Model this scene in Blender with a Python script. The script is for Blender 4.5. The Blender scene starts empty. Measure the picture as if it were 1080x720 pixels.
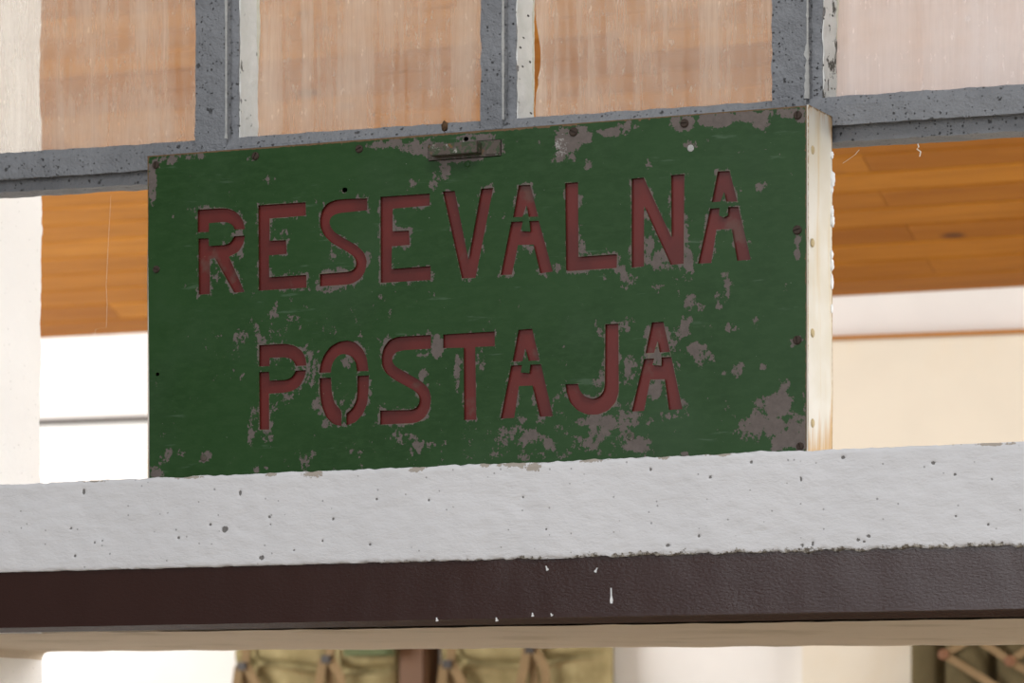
import bpy, bmesh, math, random
from mathutils import Vector, noise
from mathutils.geometry import delaunay_2d_cdt

random.seed(7)
scene = bpy.context.scene
C = scene.collection

# ------------------------------------------------------------------ camera
F, PX, PY = 4288.0, 540.0, 850.0          # focal length and principal point in pixels of 1080x720
TH = math.radians(23.2)                   # the wall recedes to the left
EYE = 1.62
D0 = 5.68
DV = Vector((-math.sin(TH), math.cos(TH), 0)); RV = Vector((math.cos(TH), math.sin(TH), 0))
CAM = Vector((D0*math.sin(TH), -D0*math.cos(TH), EYE))
cd = bpy.data.cameras.new('camera'); cam = bpy.data.objects.new('camera', cd); C.objects.link(cam)
cam.location = CAM; cam.rotation_euler = (math.pi/2, 0, TH)
cd.sensor_width = 36; cd.lens = F/30.0; cd.shift_y = (PY-360)/1080.0
cd.clip_start = 0.05; cd.clip_end = 200
cd.dof.use_dof = True; cd.dof.focus_distance = D0; cd.dof.aperture_fstop = 9
scene.camera = cam

# ------------------------------------------------------------------ light
w = bpy.data.worlds.new('world'); scene.world = w; w.use_nodes = True
w.node_tree.nodes['Background'].inputs[0].default_value = (0.95, 0.97, 1.0, 1)
w.node_tree.nodes['Background'].inputs[1].default_value = 0.17

def area(name, loc, target, sx, sy, power, col):
    l = bpy.data.lights.new(name, 'AREA'); l.shape = 'RECTANGLE'; l.size = sx; l.size_y = sy
    l.energy = power; l.color = col
    o = bpy.data.objects.new(name, l); C.objects.link(o); o.location = loc
    o.rotation_euler = (Vector(target)-Vector(loc)).to_track_quat('-Z', 'Y').to_euler()
    return o
area('fill_light_front', (1.0, -7.5, 3.4), (0.5, 0, 2.3), 6.4, 3.2, 238, (0.95, 0.96, 1.0))  # added area light standing in for an unseen window; brown beam's sheen
area('fill_light_overhead', (1.9, -2.7, 5.4), (0.3, 0, 2.1), 2.2, 1.6, 78, (0.99, 0.985, 1.0))  # added overhead lamp, unseen; gives shadows at upper edges, lights the ledge
area('fill_light_back_right', (5.6, 2.6, 3.0), (-0.8, 3.4, 2.0), 3.4, 2.6, 400, (1.0, 0.985, 0.965))  # added area light out of view, brightens back wall and jamb
area('fill_light_back_left', (-6.2, 1.6, 2.6), (-2.0, 5.0, 2.2), 3.0, 2.4, 290, (1.0, 0.99, 0.98))  # second added lamp behind, unseen, lifts the back wall from the left

vs = scene.view_settings
vs.view_transform = 'Standard'; vs.look = 'None'; vs.gamma = 1.0; vs.use_curve_mapping = False
vs.exposure = 0.0
scene.display_settings.display_device = 'sRGB'

# ------------------------------------------------------------------ helpers
def ray(px, py):
    return DV + RV*((px-PX)/F) + Vector((0, 0, 1))*((PY-py)/F)
def at(px, py, Y):                          # pixel -> point on the plane y = Y
    d = ray(px, py); t = (Y-CAM.y)/d.y
    return CAM + d*t
def xat(px, Y): return at(px, 400, Y).x
def s2l(v):
    v /= 255.0
    return v/12.92 if v <= 0.04045 else ((v+0.055)/1.055)**2.4
def rgb(r, g, b): return (s2l(r), s2l(g), s2l(b), 1)

class Nodes:
    def __init__(s, name):
        s.m = bpy.data.materials.new(name); s.m.use_nodes = True
        s.t = s.m.node_tree; s.b = s.t.nodes['Principled BSDF']; s.out = s.t.nodes['Material Output']
        s.co = s.t.nodes.new('ShaderNodeTexCoord').outputs['Object']
    def n(s, typ, **kw):
        nd = s.t.nodes.new('ShaderNode'+typ)
        for k, v in kw.items():
            if k.startswith('_'): setattr(nd, k[1:], v)
            else: s.put(nd.inputs[k.replace('__', ' ')], v)
        return nd
    def put(s, inp, v):
        if isinstance(v, bpy.types.NodeSocket): s.t.links.new(v, inp)
        else: inp.default_value = v
    def mapv(s, scale, loc=(0, 0, 0), rot=(0, 0, 0), src=None):
        m = s.n('Mapping', Scale=scale, Location=loc, Rotation=rot); s.put(m.inputs['Vector'], src or s.co); return m.outputs[0]
    def noise(s, scale, detail=4, rough=0.55, vec=None, dist=0.0):
        return s.n('TexNoise', Scale=scale, Detail=detail, Roughness=rough, Distortion=dist, Vector=vec or s.co).outputs['Fac']
    def math(s, op, a, b=0.0, c=None):
        nd = s.t.nodes.new('ShaderNodeMath'); nd.operation = op
        s.put(nd.inputs[0], a); s.put(nd.inputs[1], b)
        if c is not None: s.put(nd.inputs[2], c)
        return nd.outputs[0]
    def step(s, v, a, b):                    # smooth ramp a..b -> 0..1
        nd = s.t.nodes.new('ShaderNodeMapRange'); nd.interpolation_type = 'SMOOTHSTEP'
        s.put(nd.inputs[0], v); nd.inputs[1].default_value = a; nd.inputs[2].default_value = b
        return nd.outputs[0]
    def mix(s, f, a, b):
        nd = s.t.nodes.new('ShaderNodeMix'); nd.data_type = 'RGBA'
        s.put(nd.inputs[0], f); s.put(nd.inputs[6], a); s.put(nd.inputs[7], b)
        return nd.outputs[2]
    def attr(s, name): return s.n('Attribute', _attribute_name=name).outputs['Fac']
    def bump(s, h, strength=0.3, dist=0.002):
        nd = s.n('Bump', Strength=strength, Distance=dist, Height=h); s.put(s.b.inputs['Normal'], nd.outputs[0])
    def fin(s, col, rough=0.6, spec=0.5, metal=0.0):
        s.put(s.b.inputs['Base Color'], col); s.put(s.b.inputs['Roughness'], rough)
        s.put(s.b.inputs['Specular IOR Level'], spec); s.put(s.b.inputs['Metallic'], metal)
        return s.m

def tag(o, label=None, cat=None, group=None, kind=None):
    if label: o['label'] = label
    if cat: o['category'] = cat
    if group: o['group'] = group
    if kind: o['kind'] = kind
    return o
def empty(name, loc=(0, 0, 0)):
    o = bpy.data.objects.new(name, None); C.objects.link(o); o.location = loc; o.empty_display_size = 0.1; return o
def put_mesh(name, verts, faces, mat, parent=None, smooth=False, attrs=None):
    me = bpy.data.meshes.new(name)
    off = Vector((0, 0, 0))
    if parent is not None:
        p = parent
        while p is not None: off += p.location; p = p.parent
    me.from_pydata([tuple(Vector(v)-off) for v in verts], [], faces)
    if smooth: me.polygons.foreach_set('use_smooth', [True]*len(me.polygons))
    for k, vals in (attrs or {}).items():
        a = me.attributes.new(k, 'FLOAT', 'POINT'); a.data.foreach_set('value', vals)
    me.materials.append(mat); me.update()
    o = bpy.data.objects.new(name, me); C.objects.link(o)
    if parent is not None: o.parent = parent
    return o
def box_vf(x0, x1, y0, y1, z0, z1):
    v = [(x, y, z) for x in (x0, x1) for y in (y0, y1) for z in (z0, z1)]
    f = [(0, 1, 3, 2), (4, 6, 7, 5), (0, 4, 5, 1), (2, 3, 7, 6), (0, 2, 6, 4), (1, 5, 7, 3)]
    return v, f
def box(name, x0, x1, y0, y1, z0, z1, mat, parent=None, bevel=0.0):
    v, f = box_vf(x0, x1, y0, y1, z0, z1)
    o = put_mesh(name, v, f, mat, parent)
    if bevel > 0:
        bm = bmesh.new(); bm.from_mesh(o.data)
        bmesh.ops.bevel(bm, geom=list(bm.edges), offset=bevel, segments=2, affect='EDGES'); bm.to_mesh(o.data); bm.free()
    return o
def nz(p, s, seed=0.0):
    return noise.noise(Vector((p[0]*s+seed, p[1]*s+seed*1.7, p[2]*s-seed)))
def rough_bar(name, prof, A, B, n, mat, parent=None, jit=0.0015, js=60, sub=6, closed=True, seed=0.0, caps=True, dirs=None):
    """prof(t) gives the cross-section points at t = 0..1 along A..B; strips are smooth, corners stay sharp and wobble."""
    V, Fc = [], []
    def wob(p):
        p = Vector(p)
        a = nz(p, js, seed)*0.65 + nz(p, js*2.7, seed+5)*0.35
        b = nz(p, js, seed+11)*0.65 + nz(p, js*2.7, seed+16)*0.35
        c = nz(p, js, seed+23)
        return p + Vector((c*jit, a*jit, b*jit))
    m = len(prof(0))
    for k in range(m if closed else m-1):
        base = len(V)
        for i in range(n+1):
            t = i/n; pr = prof(t); p, q = Vector(pr[k]), Vector(pr[(k+1) % m])
            for j in range(sub+1): V.append(wob(p.lerp(q, j/sub)))
        for i in range(n):
            for j in range(sub):
                a = base+i*(sub+1)+j
                Fc.append((a, a+1, a+sub+2, a+sub+1))
    if caps:
        for t in (0, 1):
            base = len(V); pr = prof(t)
            V += [wob(p) for p in pr]; Fc.append(tuple(range(base, base+m)))
    o = put_mesh(name, V, Fc, mat, parent, smooth=True)
    bm = bmesh.new(); bm.from_mesh(o.data); bmesh.ops.remove_doubles(bm, verts=bm.verts, dist=1e-6)
    bmesh.ops.recalc_face_normals(bm, faces=bm.faces)
    for e in bm.edges:
        if len(e.link_faces) == 2 and e.calc_face_angle(0) > 0.6: e.smooth = False
    bm.to_mesh(o.data); bm.free()
    return o

# ------------------------------------------------------------------ materials
def mat_plaster(name, col, specks=0.0, bump=0.35, rough=0.75, tint=None, chip=False):
    s = Nodes(name)
    c = s.mix(s.step(s.noise(3.0, 3), 0.35, 0.7), col, tuple(x*0.94 for x in col[:3])+(1,))
    if tint: c = s.mix(s.step(s.noise(6, 5, vec=s.mapv((1, 1, 0.6))), 0.5, 0.75), c, tint)
    h = s.math('ADD', s.noise(60, 6, 0.65, vec=s.mapv((0.4, 1, 1))), s.math('MULTIPLY', s.noise(240, 4, 0.6, vec=s.mapv((0.5, 1, 1))), 0.45))
    if specks:
        for sc, lo, hi, th, darkc in ((46, 0.05, 0.09, 0.74, (0.06, 0.055, 0.05, 1)), (95, 0.08, 0.17, 0.78, (0.16, 0.15, 0.14, 1)), (26, 0.03, 0.055, 0.76, (0.12, 0.11, 0.1, 1))):
            v = s.n('TexVoronoi', Scale=sc, Randomness=1.0)
            wv = s.n('MixRGB') if False else None
            s.put(v.inputs['Vector'], s.co)
            col_out = s.n('SeparateColor'); s.put(col_out.inputs[0], v.outputs['Color'])
            dist = s.math('ADD', v.outputs['Distance'], s.math('MULTIPLY', s.math('SUBTRACT', s.noise(sc*7, 2), 0.5), 0.08))
            k = s.math('MULTIPLY', s.math('SUBTRACT', 1.0, s.step(dist, lo, hi)), s.math('GREATER_THAN', s.math('ADD', col_out.outputs[0], s.math('MULTIPLY', s.math('SUBTRACT', s.noise(4, 2), 0.5), 0.25)), th))
            k = s.math('MULTIPLY', k, specks)
            c = s.mix(k, c, darkc); h = s.math('SUBTRACT', h, s.math('MULTIPLY', k, 0.6))
    if chip:
        a = s.math('ADD', s.attr('chip'), s.math('ADD', s.math('MULTIPLY', s.math('SUBTRACT', s.noise(150, 5, 0.7), 0.5), 1.1), s.math('MULTIPLY', s.math('SUBTRACT', s.noise(30, 3), 0.5), 0.7)))
        k = s.step(a, 0.5, 0.56)
        cc = s.mix(s.step(s.noise(210, 3), 0.42, 0.6), rgb(112, 104, 94), rgb(186, 180, 170))
        c = s.mix(k, c, cc); h = s.math('SUBTRACT', h, s.math('MULTIPLY', k, 0.5))
        a2 = s.math('ADD', s.attr('flake'), s.math('MULTIPLY', s.math('SUBTRACT', s.noise(85, 6, 0.75), 0.5), 2.3))
        k2 = s.step(a2, 0.5, 0.54)
        c = s.mix(k2, c, rgb(176, 166, 154)); h = s.math('SUBTRACT', h, s.math('MULTIPLY', k2, 0.5))
        k3 = s.step(s.math('ADD', s.attr('pit'), s.math('MULTIPLY', s.math('SUBTRACT', s.noise(420, 2), 0.5), 0.7)), 0.5, 0.6)
        c = s.mix(s.math('MULTIPLY', k3, 0.8), c, rgb(74, 69, 62)); h = s.math('SUBTRACT', h, k3)
    s.bump(h, bump, 0.004)
    return s.fin(c, rough, 0.3)

M = {}
M['lintel'] = mat_plaster('white_painted_concrete', rgb(226, 225, 225), specks=0.5, bump=0.5, chip=True)
M['white'] = mat_plaster('white_plaster', rgb(240, 238, 234), specks=0.0, bump=0.25)
M['jamb'] = mat_plaster('rough_white_plaster', rgb(247, 246, 244), specks=0.25, bump=0.6)
M['soffit'] = mat_plaster('beige_plaster', rgb(206, 192, 174), specks=0.5, bump=0.4, tint=rgb(182, 168, 146))
M['cream'] = mat_plaster('cream_plaster', rgb(236, 228, 211), bump=0.15, tint=rgb(232, 221, 200))
M['floor'] = mat_plaster('pale_screed', rgb(168, 156, 138), bump=0.2)
M['ceil'] = mat_plaster('off_white_ceiling', rgb(214, 208, 198), bump=0.1)

def mat_grey():
    s = Nodes('grey_painted_concrete')
    c = s.mix(s.step(s.noise(9, 4), 0.35, 0.7), rgb(136, 138, 141), rgb(124, 126, 129))
    h = s.math('ADD', s.noise(70, 5, 0.65), s.math('MULTIPLY', s.noise(300, 3), 0.3))
    for sc, th, hi in ((55, 0.82, 0.2), (120, 0.80, 0.26), (220, 0.78, 0.3)):
        v = s.n('TexVoronoi', Scale=sc, Vector=s.co); cs = s.n('SeparateColor'); s.put(cs.inputs[0], v.outputs['Color'])
        d = s.math('ADD', v.outputs['Distance'], s.math('MULTIPLY', s.math('SUBTRACT', s.noise(sc*3, 4, 0.7), 0.5), 0.7))
        k = s.math('MULTIPLY', s.math('SUBTRACT', 1.0, s.step(d, hi*0.5, hi)), s.math('GREATER_THAN', cs.outputs[0], th))
        k = s.math('MULTIPLY', k, 0.75)
        c = s.mix(k, c, rgb(58, 56, 54)); h = s.math('SUBTRACT', h, s.math('MULTIPLY', k, 0.8))
    k = s.step(s.noise(26, 5, 0.7), 0.72, 0.76); c = s.mix(s.math('MULTIPLY', k, 0.6), c, rgb(120, 112, 100))
    s.bump(h, 0.9, 0.006)
    return s.fin(c, 0.55, 0.4)
M['grey'] = mat_grey()

def mat_oldwhite(name, flake):
    s = Nodes(name)
    c = s.mix(s.step(s.noise(20, 4), 0.35, 0.7), rgb(232, 232, 228), rgb(218, 219, 213))
    k = s.step(s.noise(70, 5, 0.7, vec=s.mapv((1, 0.4, 0.3)), dist=0.4), flake, flake+0.04)
    c = s.mix(k, c, rgb(92, 90, 84))
    v = s.n('TexVoronoi', Scale=110, Vector=s.mapv((1, 0.4, 1))); cs = s.n('SeparateColor'); s.put(cs.inputs[0], v.outputs['Color'])
    k2 = s.math('MULTIPLY', s.math('SUBTRACT', 1.0, s.step(v.outputs['Distance'], 0.14, 0.24)), s.math('GREATER_THAN', cs.outputs[0], 0.55))
    c = s.mix(k2, c, rgb(58, 56, 52))
    s.bump(s.math('SUBTRACT', s.noise(120, 4), s.math('MULTIPLY', s.math('ADD', k, k2), 0.6)), 0.5, 0.003)
    return s.fin(c, 0.7, 0.3)
M['reveal'] = mat_oldwhite('old_white_paint', 0.63)
M['reveal_flaky'] = mat_oldwhite('flaking_white_paint', 0.54)

def simple(name, col, rough=0.6, spec=0.4, metal=0.0, var=0.12, sc=30, bump=0.15):
    s = Nodes(name)
    n = s.noise(sc, 4)
    c = s.mix(n, tuple(x*(1-var) for x in col[:3])+(1,), tuple(min(1, x*(1+var)) for x in col[:3])+(1,))
    s.bump(s.noise(sc*4, 3), bump, 0.002)
    return s.fin(c, rough, spec, metal)

def mat_brown():
    s = Nodes('glossy_brown_paint')
    c = s.mix(s.noise(12, 4), rgb(50, 27, 20), rgb(58, 33, 26))
    k = s.step(s.noise(150, 4, 0.7), 0.74, 0.77); c = s.mix(s.math('MULTIPLY', k, 0.6), c, rgb(120, 100, 90))
    h = s.math('ADD', s.noise(330, 4, 0.6, vec=s.mapv((0.5, 1, 1))), s.math('MULTIPLY', s.noise(40, 3, vec=s.mapv((0.4, 1, 1))), 0.8))
    s.bump(h, 0.10, 0.004)
    return s.fin(c, 0.24, 0.5)
M['brown'] = mat_brown()

def mat_green():
    s = Nodes('chipped_green_paint')
    base = s.mix(s.step(s.noise(7, 5, vec=s.mapv((1, 1, 1.4))), 0.35, 0.68), rgb(29, 63, 21), rgb(35, 70, 28))
    base = s.mix(s.step(s.noise(150, 5, 0.7, vec=s.mapv((0.4, 1, 1))), 0.35, 0.75), base, rgb(42, 74, 34))
    scr = s.step(s.noise(90, 4, 0.6, vec=s.mapv((0.12, 1, 1), rot=(0, 0.25, 0))), 0.64, 0.72)
    base = s.mix(s.math('MULTIPLY', scr, 0.18), base, rgb(120, 140, 120))
    dust = s.step(s.noise(5, 3), 0.5, 0.75); base = s.mix(s.math('MULTIPLY', dust, 0.06), base, rgb(110, 125, 112))
    nf = s.math('SUBTRACT', s.noise(170, 5, 0.7), 0.5); nm = s.math('SUBTRACT', s.noise(64, 6, 0.7, vec=s.mapv((1, 1, 0.75))), 0.5)
    nl = s.math('SUBTRACT', s.noise(12, 2), 0.5)
    wv = s.math('ADD', s.attr('wear'), s.math('ADD', s.math('MULTIPLY', nf, 1.25), s.math('ADD', s.math('MULTIPLY', nm, 2.5), s.math('MULTIPLY', nl, 0.5))))
    k = s.step(wv, 0.49, 0.55)
    prim = s.mix(s.noise(130, 4, 0.7), rgb(84, 76, 72), rgb(122, 112, 106))
    light = s.step(s.math('ADD', s.attr('pale'), s.math('MULTIPLY', s.math('SUBTRACT', s.noise(220, 5, 0.75), 0.5), 1.3)), 0.5, 0.62)
    prim = s.mix(light, prim, rgb(168, 166, 160))
    col = s.mix(k, base, prim)
    edge = s.step(s.math('ADD', s.attr('lip'), s.math('MULTIPLY', nf, 0.9)), 0.5, 0.62)
    col = s.mix(s.math('MULTIPLY', edge, 0.8), col, rgb(118, 110, 94))
    fl = s.step(s.noise(330, 2, 0.5), 0.785, 0.80); col = s.mix(s.math('MULTIPLY', fl, 0.8), col, rgb(150, 150, 144))
    r = s.step(s.math('ADD', s.attr('rust'), s.math('MULTIPLY', nf, 0.8)), 0.5, 0.6)
    col = s.mix(r, col, s.mix(s.noise(120, 4), rgb(76, 54, 36), rgb(132, 106, 74)))
    s.bump(s.math('ADD', s.math('MULTIPLY', k, -0.5), s.math('MULTIPLY', s.noise(120, 3, vec=s.mapv((0.3, 1, 1))), 0.25)), 0.35, 0.0015)
    rough = s.math('ADD', 0.42, s.math('MULTIPLY', k, 0.3))
    return s.fin(col, rough, 0.28)
M['green'] = mat_green()

def mat_red():
    s = Nodes('faded_red_paint')
    c = s.mix(s.step(s.noise(14, 4), 0.35, 0.7), rgb(106, 38, 32), rgb(92, 34, 29))
    d = s.step(s.noise(16, 4, 0.6, vec=s.mapv((1, 1, 1), loc=(3, 1, 2))), 0.60, 0.70); c = s.mix(s.math('MULTIPLY', d, 0.55), c, rgb(98, 76, 66))
    scr = s.step(s.noise(240, 3, 0.6), 0.73, 0.76); c = s.mix(s.math('MULTIPLY', scr, 0.5), c, rgb(150, 120, 96))
    s.bump(s.noise(160, 3), 0.12, 0.001)
    return s.fin(c, 0.42, 0.35)
M['red'] = mat_red()

def mat_side():
    s = Nodes('rust_streaked_whitewash')
    c = s.mix(s.step(s.noise(9, 4), 0.35, 0.7), rgb(224, 220, 210), rgb(212, 205, 188))
    st = s.step(s.noise(16, 5, 0.65, vec=s.mapv((1, 2.2, 0.22))), 0.52, 0.72); c = s.mix(s.math('MULTIPLY', st, 0.55), c, rgb(206, 178, 122))
    a = s.step(s.math('ADD', s.attr('stain_shade'), s.math('MULTIPLY', s.math('SUBTRACT', s.noise(26, 4, 0.6, vec=s.mapv((1, 2.5, 0.3))), 0.5), 1.2)), 0.35, 0.8)
    c = s.mix(s.math('MULTIPLY', a, 0.8), c, rgb(196, 150, 78))  # brown for real stains and for shade painted below the top edge
    r = s.step(s.math('ADD', s.attr('rust'), s.math('MULTIPLY', s.math('SUBTRACT', s.noise(120, 4), 0.5), 0.8)), 0.5, 0.7)
    c = s.mix(r, c, rgb(150, 118, 74))
    s.bump(s.noise(60, 3), 0.12, 0.002)
    return s.fin(c, 0.5, 0.4)
M['side'] = mat_side()
M['screw'] = simple('rusty_screw_steel', rgb(66, 54, 46), 0.65, 0.3, 0.2, 0.4, 300)
M['rivet'] = simple('rusty_tan_rivet', rgb(188, 168, 128), 0.6, 0.3, 0, 0.3, 200)
M['dark_in'] = simple('dark_sheet_metal', rgb(44, 38, 34), 0.8)
M['foam'] = simple('white_sealant', rgb(238, 238, 236), 0.7)
M['mud'] = simple('dried_mud', rgb(94, 72, 52), 0.9, 0.2, 0, 0.3, 200, 0.6)
M['silk'] = simple('pale_cobweb', rgb(226, 220, 208), 0.8)
M['putty'] = simple('yellowed_putty', rgb(206, 202, 184), 0.7, 0.3, 0, 0.25, 90)
M['chip'] = simple('bare_chipped_edge', rgb(176, 176, 172), 0.7, 0.3, 0, 0.35, 150, 0.5)

def mat_latch():
    s = Nodes('worn_latch_paint')
    k = s.step(s.noise(95, 5, 0.65), 0.52, 0.55); k2 = s.step(s.noise(150, 6, 0.75, vec=s.mapv((0.6, 1, 1), loc=(4, 2, 1))), 0.60, 0.66)
    c = s.mix(k, rgb(88, 78, 70), rgb(62, 74, 50)); c = s.mix(k2, c, rgb(158, 154, 146))
    c = s.mix(s.step(s.noise(50, 3), 0.6, 0.66), c, rgb(110, 82, 50))
    s.bump(s.noise(160, 4), 0.3, 0.001)
    return s.fin(c, 0.6, 0.4)
M['latch'] = mat_latch()

def mat_board():
    s = Nodes('varnished_pine')
    rnd = s.n('ObjectInfo').outputs['Random']
    off = s.n('CombineXYZ', X=s.math('MULTIPLY', rnd, 37.0), Y=s.math('MULTIPLY', rnd, 11.0), Z=rnd)
    vec = s.n('VectorMath', _operation='ADD'); s.put(vec.inputs[0], s.co); s.put(vec.inputs[1], off.outputs[0])
    g = s.noise(9, 5, 0.6, vec=s.mapv((0.35, 6, 6), src=vec.outputs[0]), dist=0.6)
    c = s.mix(s.step(g, 0.3, 0.7), rgb(168, 107, 26), rgb(190, 126, 40))
    c = s.mix(s.math('MULTIPLY', rnd, 0.6), c, rgb(132, 72, 12))
    v = s.n('TexVoronoi', Scale=2.6, Vector=s.mapv((1, 2.2, 2.2), src=vec.outputs[0]))
    kn = s.math('SUBTRACT', 1.0, s.step(v.outputs['Distance'], 0.05, 0.12)); c = s.mix(s.math('MULTIPLY', kn, 0.85), c, rgb(84, 48, 26))
    s.bump(g, 0.1, 0.001)
    return s.fin(c, 0.5, 0.2)
M['board'] = mat_board()
M['roof_back'] = simple('dark_roof_lining', rgb(70, 40, 18), 0.8)
M['batten'] = simple('orange_brown_batten', rgb(178, 122, 62), 0.6)
M['grey_strip'] = simple('grey_wall_strip', rgb(116, 114, 112), 0.5)
M['post'] = simple('dark_stained_post', rgb(112, 82, 60), 0.6, 0.3, 0, 0.3, 12)

def mat_glass(name, dust, colr, streak=1.0):
    s = Nodes(name)
    t = s.t
    tr = t.nodes.new('ShaderNodeBsdfTransparent'); tr.inputs[0].default_value = (0.98, 0.97, 0.95, 1)
    df = t.nodes.new('ShaderNodeBsdfDiffuse'); df.inputs[0].default_value = colr
    tl = t.nodes.new('ShaderNodeBsdfTranslucent'); tl.inputs[0].default_value = colr
    gl = t.nodes.new('ShaderNodeBsdfGlossy'); gl.inputs['Roughness'].default_value = 0.12
    dm = t.nodes.new('ShaderNodeMixShader'); dm.inputs[0].default_value = 0.55
    t.links.new(df.outputs[0], dm.inputs[1]); t.links.new(tl.outputs[0], dm.inputs[2])
    st = s.noise(26, 5, 0.65, vec=s.mapv((1, 1, 0.06)))              # vertical wash streaks
    st2 = s.noise(110, 4, 0.7, vec=s.mapv((1, 1, 0.05)))
    bl = s.noise(5, 4, 0.6)
    sp = s.step(s.noise(120, 4, 0.6, vec=s.mapv((1, 1, 0.4))), 0.62, 0.72)
    f = s.math('ADD', dust, s.math('MULTIPLY', s.math('SUBTRACT', st, 0.5), 0.62*streak))
    f = s.math('ADD', f, s.math('MULTIPLY', s.math('SUBTRACT', st2, 0.5), 0.42*streak))
    f = s.math('ADD', f, s.math('MULTIPLY', s.math('SUBTRACT', bl, 0.5), 0.55))
    f = s.math('ADD', f, s.math('MULTIPLY', sp, 0.22))
    cl = s.n('Clamp', Value=f); cl.inputs['Min'].default_value = 0.05; cl.inputs['Max'].default_value = 0.95
    m1 = t.nodes.new('ShaderNodeMixShader'); t.links.new(cl.outputs[0], m1.inputs[0])
    t.links.new(tr.outputs[0], m1.inputs[1]); t.links.new(dm.outputs[0], m1.inputs[2])
    fr = t.nodes.new('ShaderNodeFresnel'); fr.inputs[0].default_value = 1.45
    m2 = t.nodes.new('ShaderNodeMixShader'); t.links.new(s.math('MULTIPLY', fr.outputs[0], 0.6), m2.inputs[0])
    t.links.new(m1.outputs[0], m2.inputs[1]); t.links.new(gl.outputs[0], m2.inputs[2])
    t.links.new(m2.outputs[0], s.out.inputs[0])
    t.nodes.remove(s.b)
    return s.m
M['glass'] = mat_glass('dusty_window_glass', 0.29, (0.97, 0.89, 0.80, 1))
M['glass_hazy'] = mat_glass('hazy_window_glass', 0.58, (0.94, 0.87, 0.84, 1), 0.7)

def mat_canvas(name, a, b):
    s = Nodes(name)
    c = s.mix(s.step(s.noise(7, 4, 0.6), 0.36, 0.66), a, b)
    s.bump(s.math('ADD', s.noise(16, 4), s.math('MULTIPLY', s.noise(300, 2), 0.2)), 0.35, 0.01)
    return s.fin(c, 0.9, 0.15)
M['canvas'] = mat_canvas('olive_canvas', rgb(166, 152, 112), rgb(134, 121, 84))
M['canvas_dark'] = mat_canvas('dark_olive_canvas', rgb(108, 97, 70), rgb(92, 82, 58))
M['strap'] = mat_canvas('tan_webbing', rgb(150, 126, 94), rgb(132, 110, 80))
M['green_cloth'] = mat_canvas('faded_green_cloth', rgb(98, 106, 76), rgb(86, 96, 66))
M['buckle'] = simple('dark_buckle_metal', rgb(52, 44, 38), 0.5)
M['eyelet'] = simple('brown_leather_eyelet', rgb(128, 88, 62), 0.7)

# ================================================================== THE SETTING
YF = 0.105                  # front of the glazing grid (the back of the sign box touches it)
YG = YF + 0.016 + 0.064     # glass plane
YW = 0.78                   # back of the thick wall
YB = 5.0                    # wall of the room behind
YL = -0.012                 # front face of the lintel
XL, XR = -2.2, 3.0

tag(box('floor', -9, 9, -10, 8, -0.12, 0.0, M['floor']), 'pale screed floor below the lintel', 'floor', kind='structure')

XJ = xat(44, YW)            # the left jamb's inner face
ZT_L, ZT_R = at(0, 510.5, YL), at(1080, 465, YL)
def lin(pa, pb, px_y_a, px_y_b): pass
def line_z(a, b):           # z along X through two points
    return lambda x: a.z + (b.z-a.z)*(x-a.x)/(b.x-a.x)
z_top = line_z(at(0, 510.8, YL), at(1080, 465.2, YL))
z_mid = line_z(at(0, 604, YL), at(1080, 575.6, YL))
z_bot = line_z(at(0, 662, YL+0.006), at(1080, 641.6, YL+0.006))

z_und = line_z(at(0, 667, YL+0.018), at(1080, 650, YL+0.018))
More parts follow.
